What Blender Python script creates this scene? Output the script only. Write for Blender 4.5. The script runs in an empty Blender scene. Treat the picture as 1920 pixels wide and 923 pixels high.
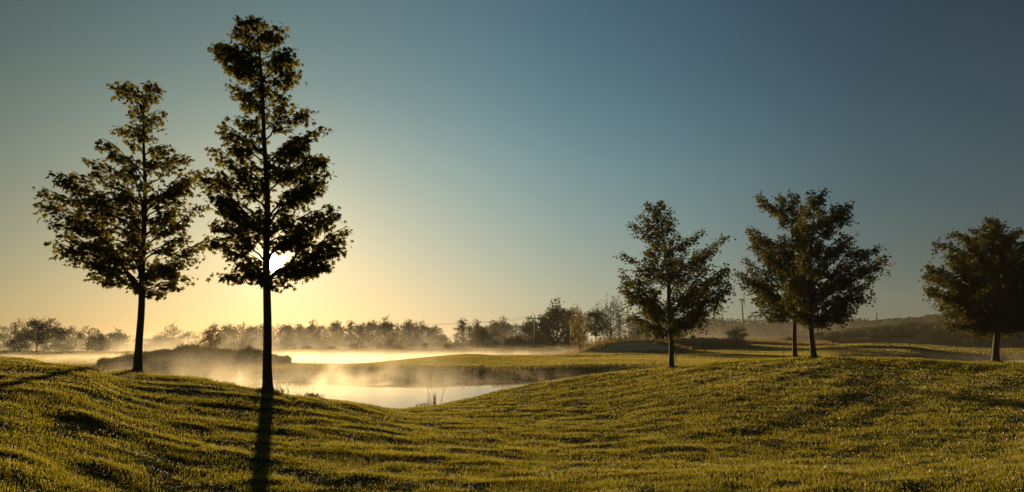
import bpy, math, numpy as np
from mathutils import Vector, Matrix
R = math.radians
D = bpy.data
C = bpy.context.scene.collection
SC = bpy.context.scene

# ------------------------------------------------------------------ camera
F = 1280.0                      # focal length in pixels of the 1920 px wide photograph
PITCH = math.atan(178.5 / F)
EYE = 1.6
cam_d = D.cameras.new('camera'); cam = D.objects.new('camera', cam_d); C.objects.link(cam)
cam_d.sensor_width = 36; cam_d.lens = 36 * F / 1920
cam_d.clip_start = 0.05; cam_d.clip_end = 6000
cam.location = (0, 0, EYE); cam.rotation_euler = (math.pi / 2 + PITCH, 0, 0)
SC.camera = cam
cp, sp = math.cos(PITCH), math.sin(PITCH)

def at(u, v, Y):
    """point seen at pixel (u, v) of the photograph, Y metres ahead"""
    a = (u - 960) / F; b = (461.5 - v) / F
    t = Y / (cp - b * sp)
    return Vector((a * t, Y, EYE + t * (sp + b * cp)))

# ------------------------------------------------------------------ light
SUN_U, SUN_V = 512.0, 491.0
sd = (at(SUN_U, SUN_V, 100) - Vector((0, 0, EYE))).normalized()
SUN_EL = math.asin(sd.z); SUN_AZ = math.atan2(sd.x, sd.y)     # azimuth clockwise from +Y
sun_d = D.lights.new('sun', 'SUN'); sun = D.objects.new('sun', sun_d); C.objects.link(sun)
sun_d.energy = 5.0; sun_d.angle = R(0.55); sun_d.color = (1.0, 0.69, 0.32)
sun.rotation_euler = (-sd).to_track_quat('-Z', 'Y').to_euler(); sun.location = (-20, 40, 30)

w = D.worlds.new('World'); SC.world = w; w.use_nodes = True
nt = w.node_tree; N = nt.nodes; L = nt.links; N.clear()
def node(tree, typ, **kw):
    n = tree.nodes.new(typ)
    for k, v in kw.items(): setattr(n, k, v)
    return n
def mathn(tree, op, a, b=None, clamp=False):
    n = tree.nodes.new('ShaderNodeMath'); n.operation = op; n.use_clamp = clamp
    for i, x in enumerate((a, b)):
        if x is None: continue
        if isinstance(x, (int, float)): n.inputs[i].default_value = x
        else: tree.links.new(x, n.inputs[i])
    return n.outputs[0]
def mixc(tree, fac, a, b, mode='MIX'):
    n = tree.nodes.new('ShaderNodeMix'); n.data_type = 'RGBA'; n.blend_type = mode
    for i, x in ((0, fac), (6, a), (7, b)):
        if isinstance(x, (int, float)): n.inputs[i].default_value = x
        elif isinstance(x, tuple): n.inputs[i].default_value = (*x, 1)
        else: tree.links.new(x, n.inputs[i])
    return n.outputs[2]
def ramp(tree, fac, stops, interp='LINEAR'):
    n = tree.nodes.new('ShaderNodeValToRGB'); cr = n.color_ramp; cr.interpolation = interp
    while len(cr.elements) < len(stops): cr.elements.new(0.5)
    for e, (p, c) in zip(cr.elements, stops):
        e.position = p; e.color = (*c, 1) if isinstance(c, tuple) else (c, c, c, 1)
    tree.links.new(fac, n.inputs[0]); return n.outputs[0]

SKY_STRENGTH = 0.12; EXPOSURE = 0.85; SKY_GAIN = 0.9 / 2 ** EXPOSURE
sky = node(nt, 'ShaderNodeTexSky'); sky.sky_type = 'NISHITA'; sky.sun_disc = False
sky.sun_elevation = SUN_EL; sky.sun_rotation = SUN_AZ
sky.altitude = 0; sky.air_density = 1.0; sky.dust_density = 1.0; sky.ozone_density = 1.0
tc = node(nt, 'ShaderNodeTexCoord')
dot = node(nt, 'ShaderNodeVectorMath', operation='DOT_PRODUCT'); L.new(tc.outputs['Generated'], dot.inputs[0]); dot.inputs[1].default_value = sd
ang = mathn(nt, 'ARCCOSINE', mathn(nt, 'MINIMUM', dot.outputs['Value'], 0.9999999))       # radians from the sun
angd = mathn(nt, 'DIVIDE', ang, R(90))
sep = node(nt, 'ShaderNodeSeparateXYZ'); L.new(tc.outputs['Generated'], sep.inputs[0])
elev = mathn(nt, 'DIVIDE', mathn(nt, 'ARCSINE', sep.outputs[2]), R(90), True)
# clear-morning sky: falloff from the sun with lens edge darkening painted in, dusty warm band low down
az = mathn(nt, 'ARCTAN2', sep.outputs[0], sep.outputs[1])
daz = mathn(nt, 'ADD', mathn(nt, 'DIVIDE', mathn(nt, 'SUBTRACT', az, SUN_AZ), 2 * math.pi), 0.5)
tint_el = ramp(nt, elev, [(e / 90, c) for e, c in ((0, (.66, .56, .34)), (2, (.65, .57, .37)), (8, (.43, .50, .40)), (14.5, (.25, .395, .375)), (20, (.13, .265, .285)), (27, (.08, .175, .21)), (45, (.06, .13, .165)), (90, (.05, .09, .12)))], 'B_SPLINE')
fall = ramp(nt, daz, [(.5 + a_ / 360, c) for a_, c in ((-180, (.16, .17, .2)), (-70, (.2, .22, .2)), (-42, (.01, .02, .03)), (-24, (.06, .15, .14)), (-4, (.86, .9, .86)), (8, (1, 1, 1)), (24, (.54, .76, .93)), (48, (.0, .09, .19)), (80, (.02, .05, .09)), (180, (.16, .17, .2)))], 'B_SPLINE')
grad = mixc(nt, 1.0, tint_el, fall, 'MULTIPLY')
grad = mixc(nt, 1.0, grad, (SKY_GAIN / SKY_STRENGTH,) * 3, 'MULTIPLY')
c2 = mixc(nt, 0.94, sky.outputs[0], grad)
# circumsolar glow and the sun's own disc
g1 = mathn(nt, 'ADD', mathn(nt, 'MULTIPLY', mathn(nt, 'POWER', 2.718, mathn(nt, 'MULTIPLY', ang, -1 / R(.8))), 14.0), mathn(nt, 'MULTIPLY', mathn(nt, 'POWER', 2.718, mathn(nt, 'MULTIPLY', ang, -1 / R(4.0))), 1.6))
disc = mathn(nt, 'MULTIPLY', mathn(nt, 'POWER', 2.718, mathn(nt, 'MULTIPLY', mathn(nt, 'POWER', mathn(nt, 'DIVIDE', ang, R(.42)), 2), -1.0)), 400.0)
glow = mathn(nt, 'ADD', g1, disc)
gcol = mixc(nt, 1.0, (1.0, 0.75, 0.42), glow, 'MULTIPLY')
c3 = mixc(nt, 1.0, c2, gcol, 'ADD')
bg = node(nt, 'ShaderNodeBackground'); bg.inputs[1].default_value = SKY_STRENGTH
L.new(c3, bg.inputs[0])
wo = node(nt, 'ShaderNodeOutputWorld'); L.new(bg.outputs[0], wo.inputs[0])

vs = SC.view_settings; vs.view_transform = 'Standard'; vs.look = 'None'; vs.gamma = 1.0; vs.exposure = EXPOSURE; vs.use_curve_mapping = False
SC.cycles.use_denoising = True
SC.cycles.max_bounces = 8; SC.cycles.transparent_max_bounces = 40
SC.cycles.volume_bounces = 1; SC.cycles.volume_max_steps = 64; SC.cycles.volume_step_rate = 1.0
SC.cycles.sample_clamp_indirect = 4.0; SC.cycles.sample_clamp_direct = 0.0

# ------------------------------------------------------------------ helpers
def tag(o, label=None, cat=None, group=None, kind=None):
    if label: o['label'] = label
    if cat: o['category'] = cat
    if group: o['group'] = group
    if kind: o['kind'] = kind
    return o
def empty(name, loc, rz=0.0):
    o = D.objects.new(name, None); C.objects.link(o); o.location = loc; o.rotation_euler = (0, 0, rz)
    o.empty_display_size = 0.5; return o
def link(name, me, mat, parent=None):
    if mat and not me.materials: me.materials.append(mat)
    o = D.objects.new(name, me); C.objects.link(o)
    if parent: o.parent = parent
    return o
def np_mesh(name, V, faces, n=3, smooth=False):
    """V (k,3); faces (m,n) index array"""
    V = np.asarray(V, dtype=np.float32); Fa = np.asarray(faces, dtype=np.int32)
    me = D.meshes.new(name)
    me.vertices.add(len(V)); me.vertices.foreach_set('co', V.ravel())
    me.loops.add(Fa.size); me.loops.foreach_set('vertex_index', Fa.ravel())
    me.polygons.add(len(Fa)); me.polygons.foreach_set('loop_start', np.arange(0, Fa.size, n, dtype=np.int32))
    if smooth: me.polygons.foreach_set('use_smooth', np.ones(len(Fa), dtype=bool))
    me.update(calc_edges=True); return me
class MB:
    """collects tubes and boxes into one triangle/quad mesh"""
    def __init__(s): s.V = []; s.F = []
    def tube(s, pts, rad, n=8, caps=True):
        pts = [Vector(p) for p in pts]; b = len(s.V); k = len(pts)
        up = Vector((0.13, 0.97, 0.05))
        for i, p in enumerate(pts):
            t = (pts[min(i + 1, k - 1)] - pts[max(i - 1, 0)]).normalized()
            x = t.cross(up).normalized() if abs(t.dot(up)) < 0.95 else t.cross(Vector((1, 0, 0))).normalized()
            y = t.cross(x)
            for j in range(n):
                a = 2 * math.pi * j / n
                s.V.append(p + (x * math.cos(a) + y * math.sin(a)) * rad[i])
        for i in range(k - 1):
            for j in range(n):
                s.F.append((b + i * n + j, b + i * n + (j + 1) % n, b + (i + 1) * n + (j + 1) % n, b + (i + 1) * n + j))
        if caps: s.F.append(tuple(b + j for j in range(n))[::-1]); s.F.append(tuple(b + (k - 1) * n + j for j in range(n)))
    def box(s, c, h):
        b = len(s.V); c = Vector(c)
        for dx in (-1, 1):
            for dy in (-1, 1):
                for dz in (-1, 1): s.V.append(c + Vector((dx * h[0], dy * h[1], dz * h[2])))
        for f in ((0, 1, 3, 2), (4, 6, 7, 5), (0, 4, 5, 1), (2, 3, 7, 6), (0, 2, 6, 4), (1, 5, 7, 3)): s.F.append(tuple(b + i for i in f))
    def build(s, name, mat, parent=None, smooth=True):
        me = D.meshes.new(name); me.from_pydata([tuple(v) for v in s.V], [], s.F)
        if smooth: me.polygons.foreach_set('use_smooth', [True] * len(me.polygons))
        me.update(); return link(name, me, mat, parent)

def hash2(ix, iy, seed):
    h = (ix.astype(np.int64) * 374761393 + iy.astype(np.int64) * 668265263 + seed * 1442695041) & 0xffffffff
    h = ((h ^ (h >> 13)) * 1274126177) & 0xffffffff
    return ((h ^ (h >> 16)) & 0xffff) / 65535.0
def vnoise(x, y, seed=0):
    x = np.asarray(x, float); y = np.asarray(y, float)
    ix = np.floor(x); iy = np.floor(y); fx = x - ix; fy = y - iy
    fx = fx * fx * fx * (fx * (fx * 6 - 15) + 10); fy = fy * fy * fy * (fy * (fy * 6 - 15) + 10)
    a = hash2(ix, iy, seed); b = hash2(ix + 1, iy, seed); c = hash2(ix, iy + 1, seed); d = hash2(ix + 1, iy + 1, seed)
    return (a + (b - a) * fx) * (1 - fy) + (c + (d - c) * fx) * fy - 0.5
def fnoise(x, y, seed=0, oct=3):
    s = 0; a = 1.0
    for o in range(oct): s = s + a * vnoise(x * 2 ** o + 7.3 * o, y * 2 ** o - 3.1 * o, seed + o); a *= 0.5
    return s

# ------------------------------------------------------------------ terrain
WATER = -1.2
def Zv(v, Y): return at(960, v, Y).z
def prof(*pairs):       # (Y, z) or (Y, 'v', v)
    return [(p[0], Zv(p[2], p[0]) if len(p) == 3 else p[1]) for p in pairs]
V_ = 'v'
cols = {
 -1000: prof((0, .1), (6, .8), (12, .9), (20, 1.3), (30, 1.0), (45, -.3), (70, -.8), (120, -.9), (250, -.8), (900, 0)),
 0: prof((0, .1), (2.4, .42), (4.3, V_, 923), (6.4, V_, 800), (9.2, V_, 721), (14.5, V_, 672), (20, .95), (28, .3), (36, -.3), (45, -.85), (62, V_, 694), (120, V_, 667), (140, V_, 660), (200, V_, 656.5), (400, V_, 648), (900, 0)),
 150: prof((0, .1), (2.8, .3), (5, V_, 923), (7.3, V_, 802), (9.9, V_, 728), (12.6, V_, 689), (16, .92), (21, .5), (30, -.3), (45, -.95), (62, V_, 695), (120, V_, 667), (140, V_, 661), (200, V_, 657), (400, V_, 648), (900, 0)),
 258: prof((0, .1), (3, .18), (5.6, V_, 923), (8.5, V_, 802), (12, V_, 742), (17.5, V_, 699), (21, .50), (28, -.5), (38, -1.5), (50, -1.6), (56, -1.15), (62, V_, 697), (120, V_, 668), (140, V_, 661), (200, V_, 657), (400, V_, 648), (900, 0)),
 380: prof((0, 0), (3.5, .04), (6.4, V_, 923), (10, V_, 800), (13, V_, 750), (16.5, V_, 713), (20, .15), (27, -.9), (34, -1.5), (48, -1.7), (58, -1.15), (66, -1.0), (90, -1.05), (125, -1.0), (140, V_, 660), (200, V_, 657), (400, V_, 648), (900, 0)),
 500: prof((0, 0), (3.5, .02), (6.5, V_, 923), (11, V_, 800), (15.8, V_, 735), (19, .05), (24, -.7), (29, -1.25), (38, -1.8), (50, -1.6), (54, -1.15), (59, V_, 690), (68, -.75), (80, -1.2), (90, -1.6), (118, -1.6), (127, -1.15), (140, V_, 657), (200, V_, 655), (400, V_, 648), (900, 0)),
 640: prof((0, 0), (3.5, .02), (6.8, V_, 923), (11, V_, 820), (16, V_, 762), (19, V_, 751), (23, -.85), (28, -1.35), (38, -1.8), (49, -1.5), (51, -1.15), (57, V_, 688), (66, -.75), (79, -1.15), (90, -1.6), (118, -1.6), (127, -1.15), (138, V_, 656), (200, V_, 654), (400, V_, 647), (900, 0)),
 790: prof((0, 0), (3.5, 0), (7, V_, 923), (10, V_, 852), (15, V_, 800), (22, V_, 768), (26, V_, 766), (29.5, -1.3), (38, -1.8), (48, -1.5), (50.5, -1.15), (56, V_, 685), (68, V_, 678), (84, V_, 672), (93, -1.0), (105, -1.5), (122, -1.5), (132, -1.1), (140, V_, 655.5), (200, V_, 653), (400, V_, 646), (900, 0)),
 870: prof((0, 0), (3.5, 0), (7.2, V_, 923), (11, V_, 845), (17, V_, 790), (24, V_, 760), (28.5, V_, 750), (33, -1.3), (40, -1.8), (49, -1.5), (51.5, -1.15), (57, V_, 685), (70, V_, 675), (84, V_, 666), (95, -.9), (105, -1.5), (122, -1.5), (132, -1.1), (140, V_, 655), (200, V_, 653), (400, V_, 645), (900, 0)),
 940: prof((0, 0), (3.5, 0), (7.3, V_, 923), (11, V_, 848), (19, V_, 782), (26, V_, 748), (30.5, V_, 732), (36, -1.3), (42, -1.7), (50, -1.5), (52, -1.15), (58, V_, 686), (72, V_, 676), (88, V_, 668), (99, -.9), (108, -1.5), (122, -1.5), (132, -1.1), (140, V_, 655), (200, V_, 652), (400, V_, 644), (900, 1)),
 1120: prof((0, 0), (3.5, -.02), (7.4, V_, 923), (11.5, V_, 852), (19, V_, 782), (26, V_, 733), (33, V_, 702), (40, -.9), (46, -1.45), (52, -1.25), (59, V_, 683), (80, V_, 672), (100, V_, 663.5), (120, V_, 660), (140, V_, 652), (200, V_, 647), (400, V_, 642), (900, 2)),
 1258: prof((0, 0), (3.5, -.02), (7.5, V_, 923), (11.5, V_, 850), (17, V_, 782), (22, V_, 738), (28, V_, 707), (34, V_, 690), (40, 0), (48, -.5), (60, V_, 681), (80, V_, 671), (100, V_, 664), (120, V_, 656), (150, V_, 647), (200, V_, 640), (400, V_, 634), (900, 6)),
 1400: prof((0, 0), (3.5, -.02), (7.5, V_, 923), (11.5, V_, 850), (16, V_, 782), (21, V_, 734), (28, V_, 697), (34, V_, 676), (40, .5), (50, -.1), (62, -.2), (80, V_, 666), (110, V_, 656), (125, V_, 650), (160, V_, 643), (200, V_, 639), (400, V_, 634), (900, 8)),
 1525: prof((0, 0), (3.5, -.02), (7.5, V_, 923), (11.5, V_, 850), (16, V_, 780), (21, V_, 731), (28, V_, 691), (34, V_, 671), (40, .6), (50, .1), (62, -.1), (80, V_, 664), (110, V_, 655), (130, V_, 649), (160, V_, 645), (220, V_, 637), (400, V_, 625), (900, 14)),
 1690: prof((0, 0), (3.5, -.01), (7.4, V_, 923), (11.2, V_, 850), (16, V_, 780), (21.5, V_, 731), (29, V_, 695), (36, V_, 674.5), (43, .2), (52, -.6), (60, -1.15), (68, -1.35), (80, -1.15), (92, V_, 666), (115, V_, 652), (130, V_, 650), (160, V_, 640), (220, V_, 622), (320, V_, 606), (900, 22)),
 1865: prof((0, 0), (3.5, 0), (7.2, V_, 923), (11, V_, 850), (16, V_, 780), (22, V_, 731), (30, V_, 699), (38, V_, 680), (45, -.2), (53, -1.2), (62, -1.6), (95, -1.6), (108, -1.15), (120, V_, 662), (135, V_, 655), (160, V_, 640), (220, V_, 618), (320, V_, 600), (900, 26)),
 2100: prof((0, 0), (3.5, 0), (7, .02), (11, -.1), (17, -.1), (24, 0), (31, .15), (38, .3), (48, -.2), (56, -1.2), (65, -1.6), (95, -1.5), (110, -1), (130, .5), (200, 4), (320, 11), (900, 26)),
 2900: prof((0, 0), (6, 0), (12, 0), (24, .1), (40, .2), (70, -.3), (120, 0), (200, 4), (320, 10), (900, 24)),
}
def pchip(x, y, xi):
    x = np.asarray(x, float); y = np.asarray(y, float)
    h = np.diff(x); dl = np.diff(y, axis=0) / (h if y.ndim == 1 else h[:, None])
    m = np.zeros_like(y)
    a = dl[:-1]; b = dl[1:]
    with np.errstate(divide='ignore', invalid='ignore'):
        hm = np.where(a * b > 0, 2 * a * b / (a + b), 0)
    m[1:-1] = hm; m[0] = dl[0]; m[-1] = dl[-1]
    k = np.clip(np.searchsorted(x, xi) - 1, 0, len(x) - 2)
    t = (xi - x[k]) / h[k]; hh = h[k]
    if y.ndim == 2: t = t[:, None]; hh = hh[:, None]
    t2 = t * t; t3 = t2 * t
    return (2*t3-3*t2+1)*y[k] + (t3-2*t2+t)*hh*m[k] + (-2*t3+3*t2)*y[k+1] + (t3-t2)*hh*m[k+1]
LR = np.linspace(math.log(1.0), math.log(1300.0), 900)
col_th = []; col_z = []
for u in sorted(cols):
    ta = (u - 960) / F * cp; th = math.atan(ta); c = math.cos(th)
    ys = np.array([p[0] for p in cols[u]]) / c; zs = np.array([p[1] for p in cols[u]])
    col_th.append(th); col_z.append(pchip(ys, zs, np.minimum(np.exp(LR), ys[-1])))
avg = 0.5 * (col_z[0] + col_z[-1])
col_th = [-math.pi, R(-120)] + col_th + [R(120), math.pi]
col_z = [avg * 0.4, avg * 0.6] + col_z + [avg * 0.6, avg * 0.4]
TH = np.linspace(-math.pi, math.pi, 2881)
TAB = pchip(np.array(col_th), np.array(col_z), TH)
for _ in range(4):      # soften the joins between the directions
    TAB[1:-1] = 0.25 * TAB[:-2] + 0.5 * TAB[1:-1] + 0.25 * TAB[2:]
def smooth(a, b, x):
    t = np.clip((x - a) / (b - a), 0, 1); return t * t * (3 - 2 * t)
def bump(X, Y, c, sx, sy, rot=0):
    dx = X - c[0]; dy = Y - c[1]; cr, sr = math.cos(rot), math.sin(rot)
    return np.exp(-(((dx * cr + dy * sr) / sx) ** 2 + ((-dx * sr + dy * cr) / sy) ** 2) ** 2.0)
mA = at(345, 690, 71); mB = at(430, 690, 74); mBk = at(1185, 660, 112); mBk2 = at(1310, 650, 128); mGr = at(1640, 650, 112)
def macro(X, Y):
    X = np.asarray(X, float); Y = np.asarray(Y, float)
    r = np.maximum(np.hypot(X, Y), 1.0); th = np.arctan2(X, Y)
    fi = np.clip((np.log(r) - LR[0]) / (LR[1] - LR[0]), 0, len(LR) - 1.001); fj = np.clip((th - TH[0]) / (TH[1] - TH[0]), 0, len(TH) - 1.001)
    i = fi.astype(int); j = fj.astype(int); a = fi - i; b = fj - j
    z = (TAB[j, i] * (1 - a) + TAB[j, i + 1] * a) * (1 - b) + (TAB[j + 1, i] * (1 - a) + TAB[j + 1, i + 1] * a) * b
    z = z + 1.2 * np.maximum(bump(X, Y, mA, 6.6, 6.5), .85 * bump(X, Y, mB, 5.4, 6))
    z = z + 2.0 * bump(X, Y, mBk, 7.5, 7) + 1.1 * bump(X, Y, mBk2, 9, 8) + 0.5 * bump(X, Y, mGr, 9, 5)
    return z
pr = np.array([sd.y, -sd.x]) / math.hypot(sd.x, sd.y)
def height(X, Y):
    z = macro(X, Y)
    r = np.hypot(X, Y); near = 1 - smooth(45, 80, r)
    a = X * sd.x + Y * sd.y; b = X * pr[0] + Y * pr[1]
    dry = smooth(WATER + .02, WATER + .35, z)
    rt = smooth(1, 8, X)
    p_ = X * .64 + Y * .77; q_ = X * .77 - Y * .64
    mL = (0.075 + .03 * vnoise(a / 3.1, b / 3.7, 15)) * fnoise(a / 0.46, b / .95, 3, 3) + 0.03 * vnoise(a / 1.3, b / 3.0, 12)
    mR = 0.055 * vnoise(q_ / 1.5, p_ / 16, 5) + .055 * vnoise(q_ / .72, p_ / 9, 8) + .03 * vnoise(q_ / .4, p_ / 3, 6) + 0.03 * fnoise(a / .5, b / 1.1, 6, 2)
    micro = mL * (1 - rt) + mR * rt + 0.05 * vnoise(a / 5.5, b / 11.0, 9)
    z = z + near * dry * micro * smooth(1.5, 4.5, r)
    z = z + (1 - near) * dry * (0.25 * fnoise(X / 11, Y / 14, 21, 3))
    br = brush_mask(X, Y)
    z = z + br * 0.75 * fnoise(X / 2.2, Y / 2.2, 31, 3)
    return z
def brush_mask(X, Y):
    m = np.clip(bump(X, Y, mA, 7.8, 6.5) * 1.6, 0, 1) + np.clip(bump(X, Y, mB, 6, 6) * 1.6, 0, 1)
    return smooth(.35, .7, np.clip(m, 0, 1))

# --- materials
def mat(name):
    m = D.materials.new(name); m.use_nodes = True; t = m.node_tree; t.nodes.clear()
    o = t.nodes.new('ShaderNodeOutputMaterial'); return m, t, o
def noise_node(t, scale, detail=4, coord='Object', stretch=None, rough=0.55):
    c = t.nodes.new('ShaderNodeTexCoord'); n = t.nodes.new('ShaderNodeTexNoise')
    n.inputs['Scale'].default_value = scale; n.inputs['Detail'].default_value = detail; n.inputs['Roughness'].default_value = rough
    if stretch:
        mp = t.nodes.new('ShaderNodeMapping'); mp.inputs['Scale'].default_value = stretch
        t.links.new(c.outputs[coord], mp.inputs[0]); t.links.new(mp.outputs[0], n.inputs['Vector'])
    else: t.links.new(c.outputs[coord], n.inputs['Vector'])
    return n.outputs[0]
def leafy(name, dark, light, trans, scale=0.6, tfac=0.5, gloss=0.08, rough=0.35, warm=None):
    """thin leaf or blade: diffuse + light passing through + a little wet gloss"""
    m, t, o = mat(name)
    f = noise_node(t, scale, 3)
    f2 = noise_node(t, scale * 23, 1)
    c = mixc(t, ramp(t, f, [(0.32, 0.0), (0.68, 1.0)]), dark, light)
    if warm: c = mixc(t, ramp(t, f2, [(0.5, 0.0), (0.7, 0.75)]), c, warm)
    tcol = mixc(t, ramp(t, f, [(0.3, 0.0), (0.7, 1.0)]), tuple(x * 0.75 for x in trans), trans)
    if warm: tcol = mixc(t, ramp(t, f2, [(0.5, 0.0), (0.7, 0.6)]), tcol, tuple(min(1, x * 2.2) for x in warm))
    d = t.nodes.new('ShaderNodeBsdfDiffuse'); t.links.new(c, d.inputs[0])
    tr = t.nodes.new('ShaderNodeBsdfTranslucent'); t.links.new(tcol, tr.inputs[0])
    mx = t.nodes.new('ShaderNodeMixShader'); mx.inputs[0].default_value = tfac
    t.links.new(d.outputs[0], mx.inputs[1]); t.links.new(tr.outputs[0], mx.inputs[2])
    g = t.nodes.new('ShaderNodeBsdfGlossy'); g.inputs['Roughness'].default_value = rough; g.inputs[0].default_value = (1, 1, 1, 1)
    m2 = t.nodes.new('ShaderNodeMixShader'); m2.inputs[0].default_value = gloss
    t.links.new(mx.outputs[0], m2.inputs[1]); t.links.new(g.outputs[0], m2.inputs[2])
    t.links.new(m2.outputs[0], o.inputs[0]); return m

def ground_mat():
    m, t, o = mat('turf_soil')
    at_ = t.nodes.new('ShaderNodeAttribute'); at_.attribute_name = 'zone'
    sp_ = t.nodes.new('ShaderNodeSeparateColor'); t.links.new(at_.outputs['Color'], sp_.inputs[0])
    n1 = noise_node(t, 0.35, 5); n2 = noise_node(t, 14.0, 4); n3 = noise_node(t, 0.05, 4)
    g = mixc(t, ramp(t, n1, [(0.35, 0.0), (0.65, 1.0)]), (0.028, 0.036, 0.008), (0.055, 0.06, 0.014))
    g = mixc(t, ramp(t, n3, [(0.42, 0.0), (0.62, 0.6)]), g, (0.12, 0.11, 0.03))
    g = mixc(t, ramp(t, n2, [(0.3, 0.55), (0.7, 0.0)]), g, (0.03, 0.035, 0.01))
    mud = (0.035, 0.028, 0.016); sand = (0.36, 0.30, 0.2); brush = (0.05, 0.042, 0.016)
    c = mixc(t, sp_.outputs[0], g, brush); c = mixc(t, sp_.outputs[1], c, sand); c = mixc(t, sp_.outputs[2], c, mud)
    b = t.nodes.new('ShaderNodeBsdfPrincipled'); t.links.new(c, b.inputs['Base Color']); b.inputs['Roughness'].default_value = 0.85
    b.inputs['Specular IOR Level'].default_value = 0.0
    bp = t.nodes.new('ShaderNodeBump'); bp.inputs['Strength'].default_value = 0.7; bp.inputs['Distance'].default_value = 0.05
    t.links.new(n2, bp.inputs['Height']); t.links.new(bp.outputs[0], b.inputs['Normal'])
    t.links.new(b.outputs[0], o.inputs[0]); return m

# --- ground mesh: rings around the camera's place, fine where the photograph looks
rs = np.concatenate([[0.3, 1.0, 2.0], np.exp(np.arange(math.log(2.8), math.log(640), 0.0105))])
ths = np.concatenate([np.arange(-180, -56, 4.0), np.arange(-56, 50, 0.16), np.arange(50, 180, 4.0)]) * math.pi / 180
RR, TT = np.meshgrid(rs, ths, indexing='ij')
GX = RR * np.sin(TT); GY = RR * np.cos(TT); GZ = height(GX, GY)
GZ = np.where(RR > 950, GZ * 1.0, GZ)
nr, nth = GX.shape
V = np.stack([GX, GY, GZ], -1).reshape(-1, 3)
ii, jj = np.meshgrid(np.arange(nr - 1), np.arange(nth), indexing='ij')
j2 = (jj + 1) % nth
Fq = np.stack([ii * nth + jj, (ii + 1) * nth + jj, (ii + 1) * nth + j2, ii * nth + j2], -1).reshape(-1, 4)[:, ::-1]
gm = np_mesh('ground', V, Fq, 4, True)
bunk_c = at(1178, 655, 106)
def sand_mask(X, Y):
    return smooth(.45, .6, bump(X, Y, (bunk_c.x, bunk_c.y), 7.5, 2.6)) + 0 * X
b2 = at(1625, 650, 118)
def sand2(X, Y): return smooth(.45, .6, bump(X, Y, (b2.x, b2.y), 7.0, 1.6))
mud_m = 1 - smooth(WATER + .0, WATER + .22, GZ)
zone = np.stack([brush_mask(GX, GY), np.clip(sand_mask(GX, GY) + sand2(GX, GY), 0, 1), mud_m * (1 - smooth(300, 400, RR)), np.ones_like(GX)], -1).reshape(-1, 4).astype(np.float32)
ca = gm.color_attributes.new('zone', 'FLOAT_COLOR', 'POINT'); ca.data.foreach_set('color', zone.ravel())
M_ground = ground_mat()
ground = tag(link('ground', gm, M_ground), 'rolling golf course turf with mown lawn, banks and hollows', 'ground', kind='structure')

# --- water
def water_mat():
    m, t, o = mat('pond_water')
    b = t.nodes.new('ShaderNodeBsdfPrincipled'); b.inputs['Base Color'].default_value = (0.012, 0.014, 0.01, 1)
    b.inputs['Roughness'].default_value = 0.02; b.inputs['IOR'].default_value = 1.4
    n = noise_node(t, 3.0, 3, stretch=(1, 1, 1)); bp = t.nodes.new('ShaderNodeBump'); bp.inputs['Strength'].default_value = 0.02; bp.inputs['Distance'].default_value = 0.02
    t.links.new(n, bp.inputs['Height']); t.links.new(bp.outputs[0], b.inputs['Normal']); t.links.new(b.outputs[0], o.inputs[0]); return m
M_water = water_mat()
def pond(x0, x1, y0, y1, label):
    me = D.meshes.new('pond_water'); me.from_pydata([(x0, y0, WATER), (x1, y0, WATER), (x1, y1, WATER), (x0, y1, WATER)], [], [(0, 1, 2, 3)])
    return tag(link('pond_water', me, M_water), label, 'pond', kind='structure')
pond(-40, 27, 24, 60, 'near pond mirroring the pale sky below the lawn')
pond(-60, 22, 72, 138, 'far pond gleaming under the rising mist')
pond(30, 100, 42, 116, 'narrow pond on the right behind the lawn crest')

# ------------------------------------------------------------------ grass and other ground cover
rng = np.random.default_rng(7)
def blade_mesh(name, P, hgt, wid, lean=0.45, segs=1, face=None):
    """one bent blade per point; P (n,3)"""
    n = len(P); a = rng.uniform(0, 2 * math.pi, n)
    wx = np.cos(a) * wid / 2; wy = np.sin(a) * wid / 2
    la = rng.uniform(0, 2 * math.pi, n); ll = np.abs(rng.normal(0, lean, n)) * hgt
    lx = np.cos(la) * ll; ly = np.sin(la) * ll
    base1 = P + np.stack([wx, wy, -0.01 + 0 * wx], -1); base2 = P - np.stack([wx, wy, 0.01 + 0 * wx], -1)
    tip = P + np.stack([lx, ly, np.sqrt(np.maximum(hgt ** 2 - ll ** 2, (0.3 * hgt) ** 2))], -1)
    if segs == 1:
        V = np.stack([base1, base2, tip], 1).reshape(-1, 3); F_ = np.arange(n * 3).reshape(-1, 3)
    else:
        mid = P + np.stack([lx * .3, ly * .3, hgt * .6], -1)
        m1 = mid + np.stack([wx, wy, 0 * wx], -1) * .8; m2 = mid - np.stack([wx, wy, 0 * wx], -1) * .8
        V = np.stack([base1, base2, m1, m2, tip], 1).reshape(-1, 3)
        k = np.arange(n)[:, None] * 5
        F_ = np.concatenate([k + [0, 1, 3], k + [0, 3, 2], k + [2, 3, 4]], 1).reshape(-1, 3)
    return np_mesh(name, V, F_, 3)
def fan_scatter(n, r0, r1, t0=-41, t1=41):
    r = np.exp(rng.uniform(math.log(r0), math.log(r1), n)); th = np.radians(rng.uniform(t0, t1, n))
    return r * np.sin(th), r * np.cos(th), r
# lawn: blades everywhere the mower goes, coarser with distance
X, Y, r = fan_scatter(1500000, 4.2, 170)
Z = height(X, Y)
keep = (Z > WATER + .10) & (brush_mask(X, Y) < .5) & (sand_mask(X, Y) < .4) & (sand2(X, Y) < .4)
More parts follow.
